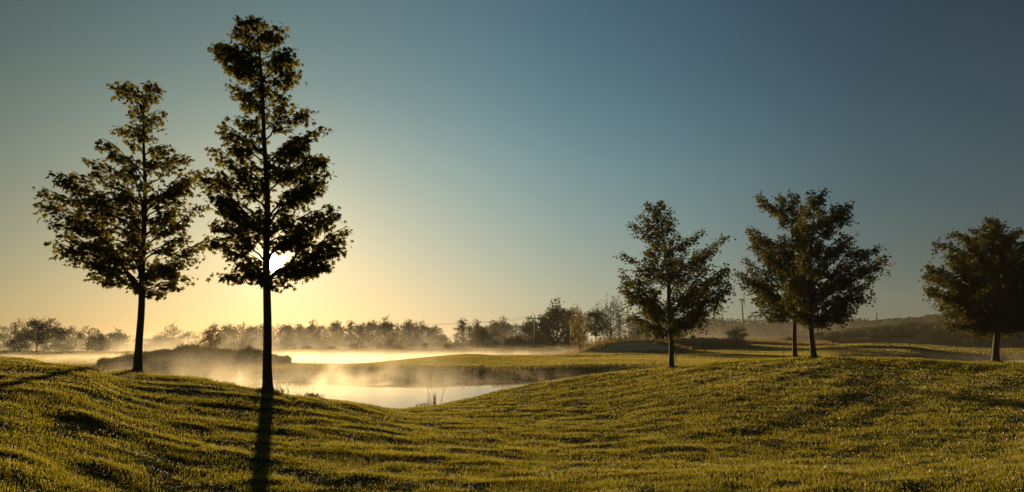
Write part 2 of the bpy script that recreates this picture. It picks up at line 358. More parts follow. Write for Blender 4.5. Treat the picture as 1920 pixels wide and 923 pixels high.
# hidden far sides of the near lawn still get theirs; thin out by clumps
cl = fnoise(X / .35, Y / .35, 41, 2)
keep &= rng.uniform(0, 1, len(X)) < np.where(r < 40, 0.60 + 1.3 * cl, 1)
X, Y, Z, r = X[keep], Y[keep], Z[keep], r[keep]
ring_x = []; ring_y = []
for u_, v_, y_ in ((503, 736, 15.9), (258, 700, 17.9), (1259, 691, 34), (1490, 668, 38), (1526, 673, 34.5), (1866, 681, 38)):
    c_ = at(u_, v_, y_); a_ = rng.uniform(0, 6.283, 1100); d_ = .10 + np.abs(rng.normal(0, .14, 1100)); ring_x.append(c_.x + d_ * np.cos(a_)); ring_y.append(c_.y + d_ * np.sin(a_))
n_lawn = len(X); X = np.concatenate([X] + ring_x); Y = np.concatenate([Y] + ring_y); Z = height(X, Y); r = np.hypot(X, Y)
patch = fnoise(X / 1.4, Y / 1.4, 43, 2)
hg = (0.026 + 0.0011 * r.clip(0, 60)) * rng.uniform(.6, 1.35, len(X)) * (1 + .5 * patch)
hg[n_lawn:] *= 1.9
wd = 0.0028 + 0.00075 * r
M_grass = leafy('lawn_grass', (0.014, 0.023, 0.003), (0.03, 0.038, 0.005), (0.37, 0.345, 0.015), 0.8, 0.45, 0.02, 0.3, warm=(0.10, 0.06, 0.012))
M_fair = leafy('fairway_grass', (0.045, 0.055, 0.014), (0.08, 0.085, 0.022), (0.42, 0.37, 0.085), 0.12, 0.5, 0.02, 0.3)
nr_ = r < 52
grass2 = tag(link('fairway_grass', blade_mesh('fairway_grass', np.stack([X, Y, Z], -1)[~nr_], hg[~nr_], wd[~nr_], .5), M_fair), 'pale dewy fairway turf beyond the ponds', 'grass', kind='stuff')
X, Y, Z, hg, wd = X[nr_], Y[nr_], Z[nr_], hg[nr_], wd[nr_]
grass = tag(link('lawn_grass', blade_mesh('lawn_grass', np.stack([X, Y, Z], -1), hg, wd, .5), M_grass), 'short dewy lawn grass, golden where the low sun grazes it', 'grass', kind='stuff')
print('lawn blades', len(X))

# dew on the near lawn
nd = 170000
X, Y, r = fan_scatter(nd, 4.5, 34, -40, 40); Z = height(X, Y)
k = Z > WATER + .15; X, Y, Z, r = X[k], Y[k], Z[k], r[k]
s = (0.0008 + 0.00020 * r) * rng.uniform(.6, 1.5, len(X))
P = np.stack([X, Y, Z + (0.03 + 0.001 * r) * rng.uniform(.6, 1.2, len(X))], -1)
dr = rng.normal(0, 1, (len(P), 3, 3)); dr /= np.linalg.norm(dr, axis=2)[:, :, None]
V = (P[:, None, :] + dr * s[:, None, None]).reshape(-1, 3); Fo = np.arange(len(V)).reshape(-1, 3)
mdw, t, o = mat('dew'); d1 = t.nodes.new('ShaderNodeBsdfTranslucent'); d1.inputs[0].default_value = (.95, .95, .95, 1)
g1_ = t.nodes.new('ShaderNodeBsdfGlossy'); g1_.inputs['Roughness'].default_value = .25; mx = t.nodes.new('ShaderNodeMixShader'); mx.inputs[0].default_value = .04
t.links.new(d1.outputs[0], mx.inputs[1]); t.links.new(g1_.outputs[0], mx.inputs[2]); t.links.new(mx.outputs[0], o.inputs[0])
tag(link('dew_drops', np_mesh('dew_drops', V, Fo, 3, True), mdw), 'dew drops glinting on the near lawn', 'dew', kind='stuff')

# brush on the mound
def rect_scatter(n, x0, x1, y0, y1): return rng.uniform(x0, x1, n), rng.uniform(y0, y1, n)
X, Y = rect_scatter(120000, mA.x - 11, mB.x + 9, mA.y - 10, mB.y + 10); k = brush_mask(X, Y) > .35 + .3 * rng.uniform(0, 1, len(X)); X, Y = X[k], Y[k]; Z = height(X, Y)
M_brush = leafy('dry_brush', (0.035, 0.035, 0.012), (0.075, 0.06, 0.02), (0.16, 0.12, 0.03), 0.5, 0.35, 0.03)
hh = (0.30 + 1.0 * np.clip(fnoise(X / 1.7, Y / 1.7, 51, 2), 0, 1) * 1.2) * rng.uniform(.5, 1.3, len(X))
tag(link('mound_brush', blade_mesh('mound_brush', np.stack([X, Y, Z], -1), hh, 0.03 + 0 * X, .5, 2), M_brush), 'dark rough brush covering the mound behind the pond', 'brush', kind='stuff')

# reeds along the pond edges
X, Y = rect_scatter(500000, -45, 40, 40, 135); Z = height(X, Y); r = np.hypot(X, Y)
dens = fnoise(X / 3.2, Y / 3.2, 61, 3)
edge = (Z > WATER - .12) & (Z < WATER + .42) & (dens > -.12) & (rng.uniform(0, 1, len(X)) < .5)
edge |= (Z > WATER - .3) & (Z < WATER + .6) & (Y < 62) & (Y > 46) & (X < 0) & (dens > .1) & (rng.uniform(0, 1, len(X)) < .5)
X, Y, Z, r, dens = X[edge], Y[edge], Z[edge], r[edge], dens[edge]
hh = (0.22 + 0.75 * np.clip(dens + .1, 0, 1)) * rng.uniform(.5, 1.4, len(X)) * np.where(Y > 62, .4, 1)
M_reed = leafy('reed_leaf', (0.06, 0.06, 0.015), (0.11, 0.095, 0.03), (0.26, 0.2, 0.05), 0.5, 0.45, 0.04)
tag(link('reeds', blade_mesh('reeds', np.stack([X, Y, Z], -1), hh, 0.022 + 0 * X, .22, 2), M_reed), 'reeds and rushes fringing the misty ponds', 'reeds', kind='stuff')
print('reeds', len(X))

# dry golden grass: ridge of the bunker mound and the meadow strip beyond
X, Y = rect_scatter(260000, 8, 95, 95, 215); th = np.degrees(np.arctan2(X, Y)); u_ = 960 + F * X / Y
Z = height(X, Y)
ridge = (bump(X, Y, (mBk.x, mBk.y + 3.5), 11, 3.2) > .4) & (rng.uniform(0, 1, len(X)) < .9)
ridge |= (bump(X, Y, (mBk2.x, mBk2.y + 2), 10, 4) > .4)
mead = (Y > 140) & (Y < 190) & (u_ > 1280) & (u_ < 1640) & (fnoise(X / 9, Y / 14, 71, 3) > -.2 + .6 * smooth(1500, 1640, u_) + .5 * (1 - smooth(1280, 1330, u_)))
k = ridge | mead; X, Y, Z = X[k], Y[k], Z[k]
M_dry = leafy('dry_grass', (0.11, 0.08, 0.03), (0.2, 0.13, 0.05), (0.3, 0.2, 0.07), 0.3, 0.4, 0.02)
tag(link('dry_grass', blade_mesh('dry_grass', np.stack([X, Y, Z], -1), rng.uniform(.3, .85, len(X)), 0.05 + 0 * X, .3, 2), M_dry), 'tall dry golden grass on the bunker mound and meadow', 'dry grass', kind='stuff')

# ------------------------------------------------------------------ leaves
ML = []      # maple leaf outline (unit, stem at origin, tip at +y)
for a_, l_ in ((-150, .35), (-118, .62), (-95, .42), (-62, .95), (-32, .5), (0, 1.12), (32, .5), (62, .95), (95, .42), (118, .62), (150, .35)):
    ML.append((math.sin(R(a_)) * l_ * .62, .42 + math.cos(R(a_)) * l_ * .6, 0))
ML = np.array([(0, .42, 0.05)] + ML)
MF = np.array([(0, i, i % 11 + 1) for i in range(1, 12)])
OVL = np.array([(0, 0, 0), (.33, .3, .05), (.3, .72, .03), (0, 1.05, -.05), (-.3, .72, .03), (-.33, .3, .05)]); OVF = np.array([(0, 1, 2), (0, 2, 3), (0, 3, 4), (0, 4, 5)])
def leaves_mesh(name, P, size, shape='maple', tilt=(15, 85), g=None):
    g = g or rng
    SV, SF = (ML, MF) if shape == 'maple' else (OVL, OVF)
    n = len(P); az = g.uniform(0, 2 * math.pi, n); ti = np.radians(g.uniform(tilt[0], tilt[1], n)); ro = g.normal(0, .5, n)
    # leaf y axis points outward and down, x axis across
    yv = np.stack([np.cos(az) * np.cos(ti), np.sin(az) * np.cos(ti), -np.sin(ti)], -1)
    xh = np.stack([-np.sin(az), np.cos(az), 0 * az], -1); zv = np.cross(xh, yv)
    xv = xh * np.cos(ro)[:, None] + zv * np.sin(ro)[:, None]; zv = np.cross(xv, yv)
    s = np.broadcast_to(np.asarray(size, float), (n,)) * g.uniform(.7, 1.25, n)
    V = P[:, None, :] + s[:, None, None] * (SV[None, :, 0:1] * xv[:, None] + SV[None, :, 1:2] * yv[:, None] + SV[None, :, 2:3] * zv[:, None])
    F_ = (np.arange(n)[:, None, None] * len(SV) + SF[None]).reshape(-1, 3)
    return np_mesh(name, V.reshape(-1, 3), F_, 3)

def bark_mat(name, c0, c1):
    m, t, o = mat(name)
    n = noise_node(t, 6, 6, stretch=(6, 6, 1.2)); c = mixc(t, n, c0, c1)
    b = t.nodes.new('ShaderNodeBsdfPrincipled'); b.inputs['Roughness'].default_value = .85; t.links.new(c, b.inputs['Base Color'])
    bp = t.nodes.new('ShaderNodeBump'); bp.inputs['Strength'].default_value = .8; bp.inputs['Distance'].default_value = .02
    t.links.new(n, bp.inputs['Height']); t.links.new(bp.outputs[0], b.inputs['Normal']); t.links.new(b.outputs[0], o.inputs[0]); return m
M_bark = bark_mat('maple_bark', (0.02, 0.014, 0.01), (0.06, 0.042, 0.028))
M_leafA = leafy('maple_leaf', (0.022, 0.032, 0.007), (0.04, 0.048, 0.01), (0.19, 0.165, 0.016), 1.2, 0.42, 0.015, 0.5, warm=(0.05, 0.042, 0.01))
M_leafB = leafy('linden_leaf', (0.022, 0.034, 0.008), (0.034, 0.04, 0.009), (0.15, 0.14, 0.014), 1.2, 0.3, 0.015, 0.5, warm=(0.045, 0.04, 0.01))

def hero_tree(name, label, cat, Yd, trunk_px, diam, left, right, tips, n_br, leaf, lmat, seed, shape='maple', crown_v=None, group=None, dens=1.0, gap=0):
    g = np.random.default_rng(seed)
    base = at(trunk_px[0][0], trunk_px[0][1], Yd)
    base.z = float(height(base.x, base.y)) - 0.02
    s = (at(961, 600, Yd) - at(960, 600, Yd)).x          # metres per photo pixel there
    root = empty(name, base); tag(root, label, cat, group)
    pts = [at(u, v, Yd) - base for u, v in trunk_px]; pts[0] = Vector((0, 0, -0.15))
    # resample the trunk
    tz = np.array([p.z for p in pts]); tx = np.array([p.x for p in pts]); H = tz[-1]
    zs = np.linspace(-0.15, H, 26)
    xs = np.interp(zs, tz, tx) + 0.018 * np.sin(zs * 2.1 + seed) * np.clip(zs, 0, 1); ys = 0.05 * np.sin(zs * .9 + seed * 2) * np.clip(zs / 2, 0, 1)
    def rad(z):
        q = np.clip(z / H, 0, 1); return diam / 2 * ((1 - q) ** .75 * .92 + .05) + diam * .32 * np.exp(-np.maximum(z, 0) / .13)
    mb = MB(); mb.tube([(x, y, z) for x, y, z in zip(xs, ys, zs)], [float(rad(z)) for z in zs], 14)
    mb.build('trunk', M_bark, root)
    def axis(z): return Vector((float(np.interp(z, zs, xs)), float(np.interp(z, zs, ys)), z))
    lv = np.array([p[1] for p in left], float); lu = np.array([p[0] for p in left], float)
    rv = np.array([p[1] for p in right], float); ru = np.array([p[0] for p in right], float)
    def to_local(u, v): q = at(u, v, Yd) - base; return q.x, q.z
    lz = np.array([to_local(u, v)[1] for u, v in left]); lx = np.array([to_local(u, v)[0] for u, v in left])
    rz = np.array([to_local(u, v)[1] for u, v in right]); rx = np.array([to_local(u, v)[0] for u, v in right])
    o1 = np.argsort(lz); o2 = np.argsort(rz); lz, lx, rz, rx = lz[o1], lx[o1], rz[o2], rx[o2]
    def env(z):
        ax = axis(z).x
        return max(ax - float(np.interp(z, lz, lx)), .1), max(float(np.interp(z, rz, rx)) - ax, .1)
    zlo = min(lz[0], rz[0]); zhi = max(lz[-1], rz[-1])
    specs = []
    for (u, v, sway) in tips:                       # the limbs that make the outline
        x, z = to_local(u, v); dx = x - axis(min(z, H)).x; ln = abs(dx); x -= math.copysign(min(.25, .1 * ln) + (0 if lmat is M_leafA else .13), dx)
        rise = np.clip(g.uniform(.55, 1.0) * ln, .15, 2.4)
        z0 = max(min(z - rise, H - .12), zlo + .12)
        specs.append((z0, Vector((x, sway * ln, z)), 1.0))
    for i in range(n_br):                           # limbs all round
        q = (i + g.uniform(0, 1)) / n_br; z = zlo + (zhi - zlo) * (q ** .92)
        ph = i * 2.39996 + g.uniform(-.3, .3); el, er = env(z); cx = math.cos(ph)
        side = er if cx > 0 else el; Rr = (abs(cx) * side + (1 - abs(cx)) * .5 * (el + er)) * g.uniform(.42, 1.0)
        rise = np.clip(g.uniform(.5, 1.1) * Rr, .1, 2.4)
        z0 = max(min(z - rise, H - .1), zlo + .05)
        a = axis(min(z, H)); specs.append((z0, Vector((a.x + Rr * cx, Rr * math.sin(ph), z)), .85))
    shape_b = lmat is M_leafA; LP = []; g_exp = .85 if shape_b else .95; sdv = Vector(sd)
    def near_sun(q_): return gap and (q_ + base - Vector((0, 0, EYE))).angle(sdv) < gap * .9
    queue = [(*q_, 0) for q_ in specs]
    while queue:
        z0, tip, wgt, tries = queue.pop(0)
        st = axis(z0); dv = tip - st; ln = dv.length
        n_ = 7; path = []
        for k in range(n_):
            q = k / (n_ - 1)
            p = st + Vector((dv.x * q ** 1.15, dv.y * q ** 1.15, dv.z * q ** g_exp))
            p += Vector(g.normal(0, .05 * ln, 3)) * (q * (1 - q) * 3); path.append(p)
        path[-1] = tip
        if any(near_sun(path[k].lerp(path[k + 1], f_)) for k in range(1, n_ - 1) for f_ in (0, .25, .5, .75)):
            if tries < 8: queue.append((min(max(z0 + g.uniform(-.5, .5), zlo + .05), tip.z), tip, wgt, tries + 1))
            continue
        r0 = min(.45 * float(rad(z0)) + .004, .011 * ln + .008) * (diam / .22) ** .4
        mb = MB(); mb.tube(path, [r0 * (1 - .82 * k / (n_ - 1)) + .002 for k in range(n_)], 6)
        def along(q):
            f = q * (n_ - 1); k = min(int(f), n_ - 2); return path[k].lerp(path[k + 1], f - k)
        nt_ = max(3, int(ln * 7.5 * dens))
        for k in range(nt_):
            q = .28 + .72 * (k + g.uniform(0, 1)) / nt_ if ln > .5 else g.uniform(.1, 1)
            p = along(min(q, 1)); tl = (.13 + (.42 * ln * (1.05 - min(q, 1)) if shape_b else .30 * ln * (1.3 - min(q, 1)))) * g.uniform(.35, 1.25); tl = min(tl, 1.0)
            hd = Vector((dv.x, dv.y, 0)).normalized() if Vector((dv.x, dv.y, 0)).length > 1e-4 else Vector((1, 0, 0))
            ang_ = g.uniform(-1.25, 1.25); ca_, sa_ = math.cos(ang_), math.sin(ang_)
            td = Vector((hd.x * ca_ - hd.y * sa_, hd.x * sa_ + hd.y * ca_, g.uniform(-.22, .34) if shape_b else g.uniform(-.5, .75))).normalized()
            e = p + td * tl
            if near_sun(e) or near_sun(p.lerp(e, .5)): continue
            mb.tube([p, (p + e) / 2 + Vector((0, 0, .02 * tl)), e], [max(r0 * .3 * (1 - q * .5), .003), .003, .002], 4, False)
            m_ = max(5, int((9 + 25 * tl) * dens))
            for _ in range(m_):
                w_ = g.uniform(.1, 1.04); c_ = p.lerp(e, w_)
                c_ = c_ + Vector((g.normal(0, .085), g.normal(0, .085), g.normal(-.03, .05 if shape_b else .11)))
                LP.append(c_)
        mb.build('limb', M_bark, root)
    # the leading shoot
    for z in np.linspace(zhi - (zhi - zlo) * .25, zhi, 60):
        a = axis(min(z, H)); LP.append(a + Vector((g.normal(0, .09), g.normal(0, .09), z - a.z + g.normal(0, .04))))
    P = np.array([tuple(p) for p in LP])
    if gap:        # the opening in the foliage where the sun shines through
        W_ = P + np.array(base); d_ = W_ - np.array((0, 0, EYE)); d_ /= np.linalg.norm(d_, axis=1)[:, None]
        P = P[np.arccos(np.clip(d_ @ np.array(sd), -1, 1)) > gap * g.uniform(.35, 1.2, len(P))]
    me = leaves_mesh('crown', P, leaf, shape, (10, 80), g)
    link('crown', me, lmat, root)
    print(name, 'leaves', len(P), 'height', round(H, 2))
    return root

# tall maple in front of the sun
hero_tree('maple_tree', 'tallest maple, its trunk in front of the sun on the pond bank', 'tree', 15.9,
    [(503, 736), (501, 640), (502, 540), (500, 420), (497, 300), (492, 180), (487, 90), (482, 34)], .215,
    [(455, 28), (440, 55), (400, 76), (404, 100), (440, 128), (424, 152), (440, 180), (462, 190), (440, 206), (404, 226), (402, 246), (412, 280), (386, 306), (378, 330), (410, 352), (392, 378), (412, 402), (395, 428), (380, 444), (412, 468), (440, 486), (404, 512), (440, 522), (490, 532)],
    [(508, 28), (534, 56), (520, 72), (555, 92), (556, 124), (532, 140), (536, 166), (550, 200), (586, 196), (600, 220), (617, 240), (585, 262), (600, 276), (630, 300), (604, 330), (585, 345), (625, 374), (652, 402), (640, 440), (655, 464), (590, 470), (628, 498), (590, 508), (542, 530), (520, 536)],
    [(402, 74, .2), (404, 98, -.3), (412, 84, .1), (420, 92, -.2), (425, 118, .4), (545, 110, -.2), (530, 90, .5), (520, 45, .3), (458, 40, -.3), (560, 250, .3), (425, 262, -.3), (600, 300, -.4), (600, 400, .5), (420, 420, -.5), (600, 440, -.3), (426, 152, .3), (462, 190, -.3), (404, 228, .15), (410, 286, -.3), (384, 312, .2), (378, 332, -.2), (394, 382, .3), (382, 442, 0), (404, 512, .15), (440, 488, -.4), (470, 520, .8),
     (533, 60, .2), (555, 96, -.2), (556, 124, .3), (536, 168, .3), (585, 196, .1), (617, 240, -.1), (600, 282, .3), (630, 302, -.2), (604, 330, .2), (626, 376, .2), (652, 402, -.1), (640, 438, .3), (654, 464, 0), (628, 496, -.2), (545, 526, .3), (470, 30, 0), (498, 26, .3), (440, 54, .2), (590, 470, .6), (450, 400, -.7), (560, 400, .8)],
    44, .135, M_leafA, 11, dens=1.0, gap=R(.7))
# left maple
hero_tree('maple_tree', 'lower left maple with its top bending to the left, on the grassy crest', 'tree', 17.9,
    [(258, 700), (262, 620), (267, 540), (271, 470), (272, 400), (270, 320), (268, 250), (268, 190), (276, 156)], .20,
    [(204, 148), (232, 164), (236, 190), (210, 232), (232, 256), (186, 272), (190, 292), (155, 308), (150, 326), (104, 332), (110, 350), (78, 356), (84, 380), (110, 402), (100, 430), (106, 458), (158, 470), (158, 510), (200, 506), (240, 520), (262, 552)],
    [(285, 152), (305, 166), (300, 190), (303, 218), (296, 240), (308, 266), (326, 280), (350, 284), (360, 286), (374, 308), (372, 344), (350, 352), (384, 382), (350, 400), (345, 440), (385, 452), (380, 470), (352, 488), (338, 516), (330, 530), (296, 548), (290, 554)],
    [(206, 149, .1), (302, 168, .1), (212, 232, .2), (188, 274, -.2), (156, 312, .2), (148, 330, -.3), (104, 334, .1), (80, 358, -.1), (84, 380, .3), (102, 432, .1), (108, 458, -.2), (160, 510, .1), (200, 500, -.5),
     (303, 220, -.2), (306, 266, .3), (328, 282, .4), (358, 288, 0), (374, 312, .2), (370, 344, -.3), (384, 382, .1), (344, 440, .3), (385, 456, 0), (352, 490, -.3), (332, 530, .3), (296, 548, .2), (284, 154, 0), (250, 400, -.8), (300, 400, .8)],
    44, .13, M_leafA, 23, dens=.9)
# right: three groups on the crest of the right-hand lawn
hero_tree('maple_tree', 'single-trunked maple standing alone, nearest the middle of the right-hand crest', 'tree', 34,
    [(1259, 691), (1258, 640), (1256, 590), (1252, 520), (1244, 450), (1236, 395), (1234, 376)], .27,
    [(1228, 374), (1204, 380), (1200, 398), (1176, 416), (1180, 424), (1206, 440), (1192, 455), (1154, 476), (1180, 492), (1152, 512), (1152, 540), (1175, 560), (1160, 590), (1184, 604), (1186, 622), (1226, 630), (1240, 620)],
    [(1240, 376), (1262, 388), (1272, 406), (1290, 425), (1322, 436), (1330, 448), (1370, 446), (1355, 466), (1320, 482), (1350, 498), (1374, 508), (1362, 530), (1382, 545), (1350, 566), (1342, 586), (1300, 598), (1280, 606)],
    [(1204, 380, .2), (1176, 418, .1), (1155, 477, .1), (1152, 514, -.2), (1154, 540, .2), (1162, 590, 0), (1186, 610, -.4), (1215, 628, -.6), (1272, 406, .2), (1322, 436, -.2), (1370, 447, 0), (1357, 464, .3), (1372, 510, -.1), (1382, 545, 0), (1342, 585, .3), (1350, 560, -.3), (1252, 384, .2), (1290, 600, .4)],
    58, .145, M_leafB, 37, dens=.85)
hero_tree('linden_tree', 'left trunk of the close pair on the right-hand crest, its crown reaching lower left', 'tree', 38,
    [(1490, 668), (1490, 620), (1489, 570), (1488, 500), (1486, 430), (1485, 362)], .26,
    [(1480, 360), (1460, 382), (1418, 362), (1428, 378), (1448, 402), (1440, 420), (1396, 430), (1412, 446), (1395, 462), (1398, 482), (1420, 495), (1386, 525), (1400, 545), (1420, 560), (1398, 588), (1440, 590), (1470, 600)],
    [(1492, 362), (1510, 380), (1520, 420), (1530, 450), (1540, 500), (1545, 540), (1540, 580), (1510, 600)],
    [(1418, 363, .1), (1396, 432, .1), (1395, 463, -.2), (1398, 482, .3), (1384, 522, 0), (1374, 508, .1), (1398, 586, -.1), (1485, 360, 0), (1430, 375, .4), (1432, 592, .4)],
    62, .155, M_leafB, 41, dens=.9)
hero_tree('linden_tree', 'right leaning trunk of the close pair on the right-hand crest, crown spread to the right', 'tree', 34.5,
    [(1526, 673), (1523, 640), (1519, 595), (1517, 540), (1518, 480), (1524, 420), (1528, 385)], .30,
    [(1520, 382), (1500, 400), (1490, 430), (1478, 470), (1462, 520), (1458, 560), (1476, 590), (1500, 606)],
    [(1540, 375), (1552, 357), (1556, 385), (1580, 392), (1600, 382), (1596, 410), (1614, 444), (1606, 462), (1640, 470), (1666, 484), (1630, 502), (1654, 520), (1620, 535), (1628, 556), (1600, 566), (1608, 590), (1560, 600), (1552, 612), (1530, 612)],
    [(1552, 357, .1), (1601, 382, 0), (1556, 388, .5), (1614, 445, .2), (1640, 470, -.3), (1667, 484, 0), (1654, 520, .1), (1628, 556, -.2), (1608, 590, .2), (1550, 610, -.4), (1500, 392, .3), (1575, 400, -.5)],
    62, .15, M_leafB, 53, dens=.9)
hero_tree('linden_tree', 'broad dark linden at the right edge of the picture beside the narrow pond', 'tree', 38,
    [(1866, 681), (1868, 640), (1870, 600), (1868, 520), (1862, 450), (1858, 408)], .36,
    [(1850, 406), (1836, 425), (1836, 440), (1810, 452), (1777, 434), (1782, 450), (1754, 448), (1766, 466), (1752, 482), (1760, 495), (1731, 505), (1750, 520), (1731, 540), (1770, 550), (1754, 576), (1790, 585), (1772, 608), (1800, 622), (1850, 615)],
    [(1866, 406), (1882, 420), (1895, 440), (1925, 432), (1940, 450), (1960, 480), (1975, 520), (1980, 560), (1960, 600), (1900, 612)],
    [(1777, 435, .1), (1755, 448, .2), (1752, 482, -.2), (1731, 506, 0), (1732, 540, .1), (1756, 575, -.2), (1774, 608, .2), (1800, 622, -.4), (1836, 426, .2), (1882, 422, .3), (1926, 434, .1), (1958, 480, 0), (1975, 520, .2), (1978, 560, -.2), (1958, 600, .1)],
    96, .165, M_leafB, 67, dens=.9)

# ------------------------------------------------------------------ background trees
M_far = leafy('far_foliage', (0.028, 0.045, 0.015), (0.052, 0.07, 0.022), (0.12, 0.13, 0.03), .15, .3, .03)
M_autumn = leafy('turning_foliage', (0.07, 0.065, 0.015), (0.11, 0.09, 0.022), (0.24, 0.17, 0.03), .15, .45, .03)
protos = {}
def rngk(g, n): return g.uniform(0, 1, n) < .35
def proto(kind, variant):
    """unit tree, 1 m high and about 1 m wide, trunk and crown meshes"""
    key = (kind, variant)
    if key in protos: return protos[key]
    g = np.random.default_rng(hash(kind) % 1 + {'round': 100, 'airy': 200, 'conifer': 300, 'willow': 400, 'bush': 500, 'standard': 600}[kind] + variant)
    P = []; twigs = MB()
    lo = {'round': .04, 'airy': .12, 'conifer': .06, 'willow': .12, 'bush': .02, 'standard': .34}[kind]
    nl = {'round': 30, 'airy': 26, 'conifer': 44, 'willow': 34, 'bush': 22, 'standard': 30}[kind]
    twigs.tube([(0, 0, -.02), (.01, 0, .3), (0, .01, .62), (0, 0, .9)], [.022, .017, .011, .004], 8)
    for i in range(nl):
        z = lo + (1 - lo) * (i + g.uniform(0, 1)) / nl; q = (z - lo) / (1 - lo); ph = i * 2.4 + g.uniform(-.4, .4)
        if kind == 'conifer': Rr = .46 * (1 - q) ** .8 + .03
        elif kind == 'bush': Rr = .5 * math.sqrt(max(1 - q ** 2, 0)) * .92 + .04
        elif kind == 'round': Rr = .5 * math.sqrt(max(1 - max(1.65 * q - .62, -.45) ** 2, 0)) * .95 * (1 - .25 * q) + .04
        else: Rr = .5 * math.sqrt(max(1 - (2 * q ** .85 - 1) ** 2, 0)) * .93 + .05
        Rr *= g.uniform(.5, 1.05); c = Vector((Rr * math.cos(ph), Rr * math.sin(ph), z * .94))
        st = Vector((0, 0, max(.05, z - .12 - .25 * Rr)))
        twigs.tube([st, st.lerp(c, .5) + Vector((0, 0, .01)), c], [.008, .005, .002], 5, False)
        m = {'round': 120, 'airy': 70, 'conifer': 75, 'willow': 100, 'bush': 130, 'standard': 120}[kind]
        sg = {'round': .075, 'airy': .06, 'conifer': .05, 'willow': .06, 'bush': .085, 'standard': .07}[kind]
        for k in range(3 if kind != 'airy' else 3):
            cc = c + Vector(g.normal(0, sg * 1.1, 3)); 
            if kind == 'willow': sz = (sg * .6, sg * .6, sg * 2.0); cc.z -= .05
            elif kind == 'conifer': sz = (sg * 1.3, sg * 1.3, sg * .45)
            else: sz = (sg, sg, sg * .7)
            pp = np.array(cc) + g.normal(0, 1, (m // 3, 3)) * np.array(sz)
            # towards the trunk as well
            P.append(pp)
        q_ = g.uniform(.2, .9, (m // 4, 1)); P.append(np.array(st) * (1 - q_) + np.array(c) * q_ + g.normal(0, sg * .6, (m // 4, 3)))
    P = np.concatenate(P); P = P[P[:, 2] > lo * .8]
    lump = vnoise(P[:, 0] * 5 + variant * 9, P[:, 1] * 5 + P[:, 2] * 4, 77 + variant); P[:, 2] += .12 * lump * (P[:, 2] > .3); P[:, 0] *= 1 + .35 * lump; P = P[rngk(g, len(P)) | (lump > -.34)]
    ls = {'round': .052, 'airy': .038, 'conifer': .034, 'willow': .03, 'bush': .05, 'standard': .04}[kind]
    crown = leaves_mesh('crown', P, ls, 'oval', (0, 80), g)
    me = D.meshes.new('trunk'); me.from_pydata([tuple(v) for v in twigs.V], [], twigs.F); me.update()
    protos[key] = (me, crown); return protos[key]
def bg_tree(name, u, vtop, vbase, wpx, Yd, kind, label, var=0, m=None, group=None, cat='tree', rz=None):
    p = at(u, 640, Yd); gz = float(height(p.x, p.y)); top = at(u, vtop, Yd).z
    Hh = max(top - gz, .4); Wd = (at(u + wpx, 640, Yd) - p).x
    o = empty(name, (p.x, p.y, gz - .03), (u * .37) % 6.28 if rz is None else rz); tag(o, label, cat, group)
    me, cr = proto(kind, var)
    key = (kind, var, m.name if m else '')
    if m is not None:
        if key not in protos: c2_ = cr.copy(); c2_.materials.clear(); c2_.materials.append(m); protos[key] = c2_
        cr = protos[key]
    for nm, d_, mm in (('trunk', me, M_bark), ('crown', cr, M_far)):
        if nm == 'trunk' and kind == 'bush' : pass
        c = link(nm, d_, mm, o); c.scale = (Wd, Wd, Hh)
    return o
GL = 'trees along the misty far shore'
left_grp = [
 (-14, 602, 40, 150, 'airy', 'hazy tree cut by the left edge of the picture'),
 (26, 604, 44, 155, 'airy', 'loose hazy tree just left of the dark round tree at far left'),
 (70, 596, 52, 135, 'standard', 'dark round-crowned tree on a thin trunk, leftmost of the far lawn'),
 (104, 611, 46, 165, 'round', 'pale tree touching the right side of the dark round-crowned tree'),
 (130, 610, 34, 170, 'airy', 'slender airy tree second to the right of the dark round-crowned tree'),
 (166, 615, 56, 165, 'airy', 'airy spreading tree with a pointed top left of the low dome-shaped tree'),
 (186, 628, 34, 160, 'round', 'low tree filling the dip right of the airy spreading tree'),
 (221, 622, 46, 190, 'round', 'low dome-shaped hazy tree left of the left maple trunk'),
 (298, 630, 50, 215, 'round', 'low hazy tree just right of the left maple trunk'),
 (324, 611, 44, 215, 'airy', 'tallest tree of the hazy clump behind the brush mound'),
 (352, 620, 44, 220, 'airy', 'right-hand tree of the hazy clump behind the brush mound'),
]
for i, (u, vt, wp, Yd, kd, lb) in enumerate(left_grp):
    bg_tree('hazy_tree', u, vt, 0, wp, Yd, kd, lb, i % 2, None if kd != 'standard' else None)
bg_tree('dark_shrub', 38, 625, 0, 38, 140, 'bush', 'dark upright shrub left of the thin trunk of the round-crowned tree', 0, cat='shrub')
bg_tree('small_tree', 396, 613, 0, 38, 120, 'standard', 'small round orange-tinged tree behind the brush mound', 1, M_autumn)
line = [(428, 611, 40), (449, 609, 38), (470, 612, 36), (492, 610, 36), (514, 612, 38), (536, 609, 36), (558, 611, 40), (583, 607, 36), (606, 612, 36), (630, 605, 36), (656, 604, 34), (676, 607, 34), (698, 604, 36), (721, 601, 38), (745, 608, 32), (768, 603, 34), (790, 608, 36), (812, 612, 34)]
where = ['at the left end of the long misty treeline', 'second from the left end of the long misty treeline', 'third from the left end of the long misty treeline',
 'hidden partly by the tall maple trunk', 'just right of the tall maple trunk', 'second right of the tall maple trunk', 'third right of the tall maple trunk', 'fourth right of the tall maple trunk',
 'fifth right of the tall maple trunk, slightly lower than its neighbours', 'sixth right of the tall maple trunk', 'tenth from the right end among the tallest of the treeline'.replace('tenth', 'eighth'), 'seventh from the right end of the long misty treeline',
 'sixth from the right end of the long misty treeline', 'the tallest, fifth from the right end of the long misty treeline', 'in the small dip near the right end of the treeline', 'third from the right end of the long misty treeline',
 'second from the right end of the long misty treeline', 'at the right end of the long misty treeline']
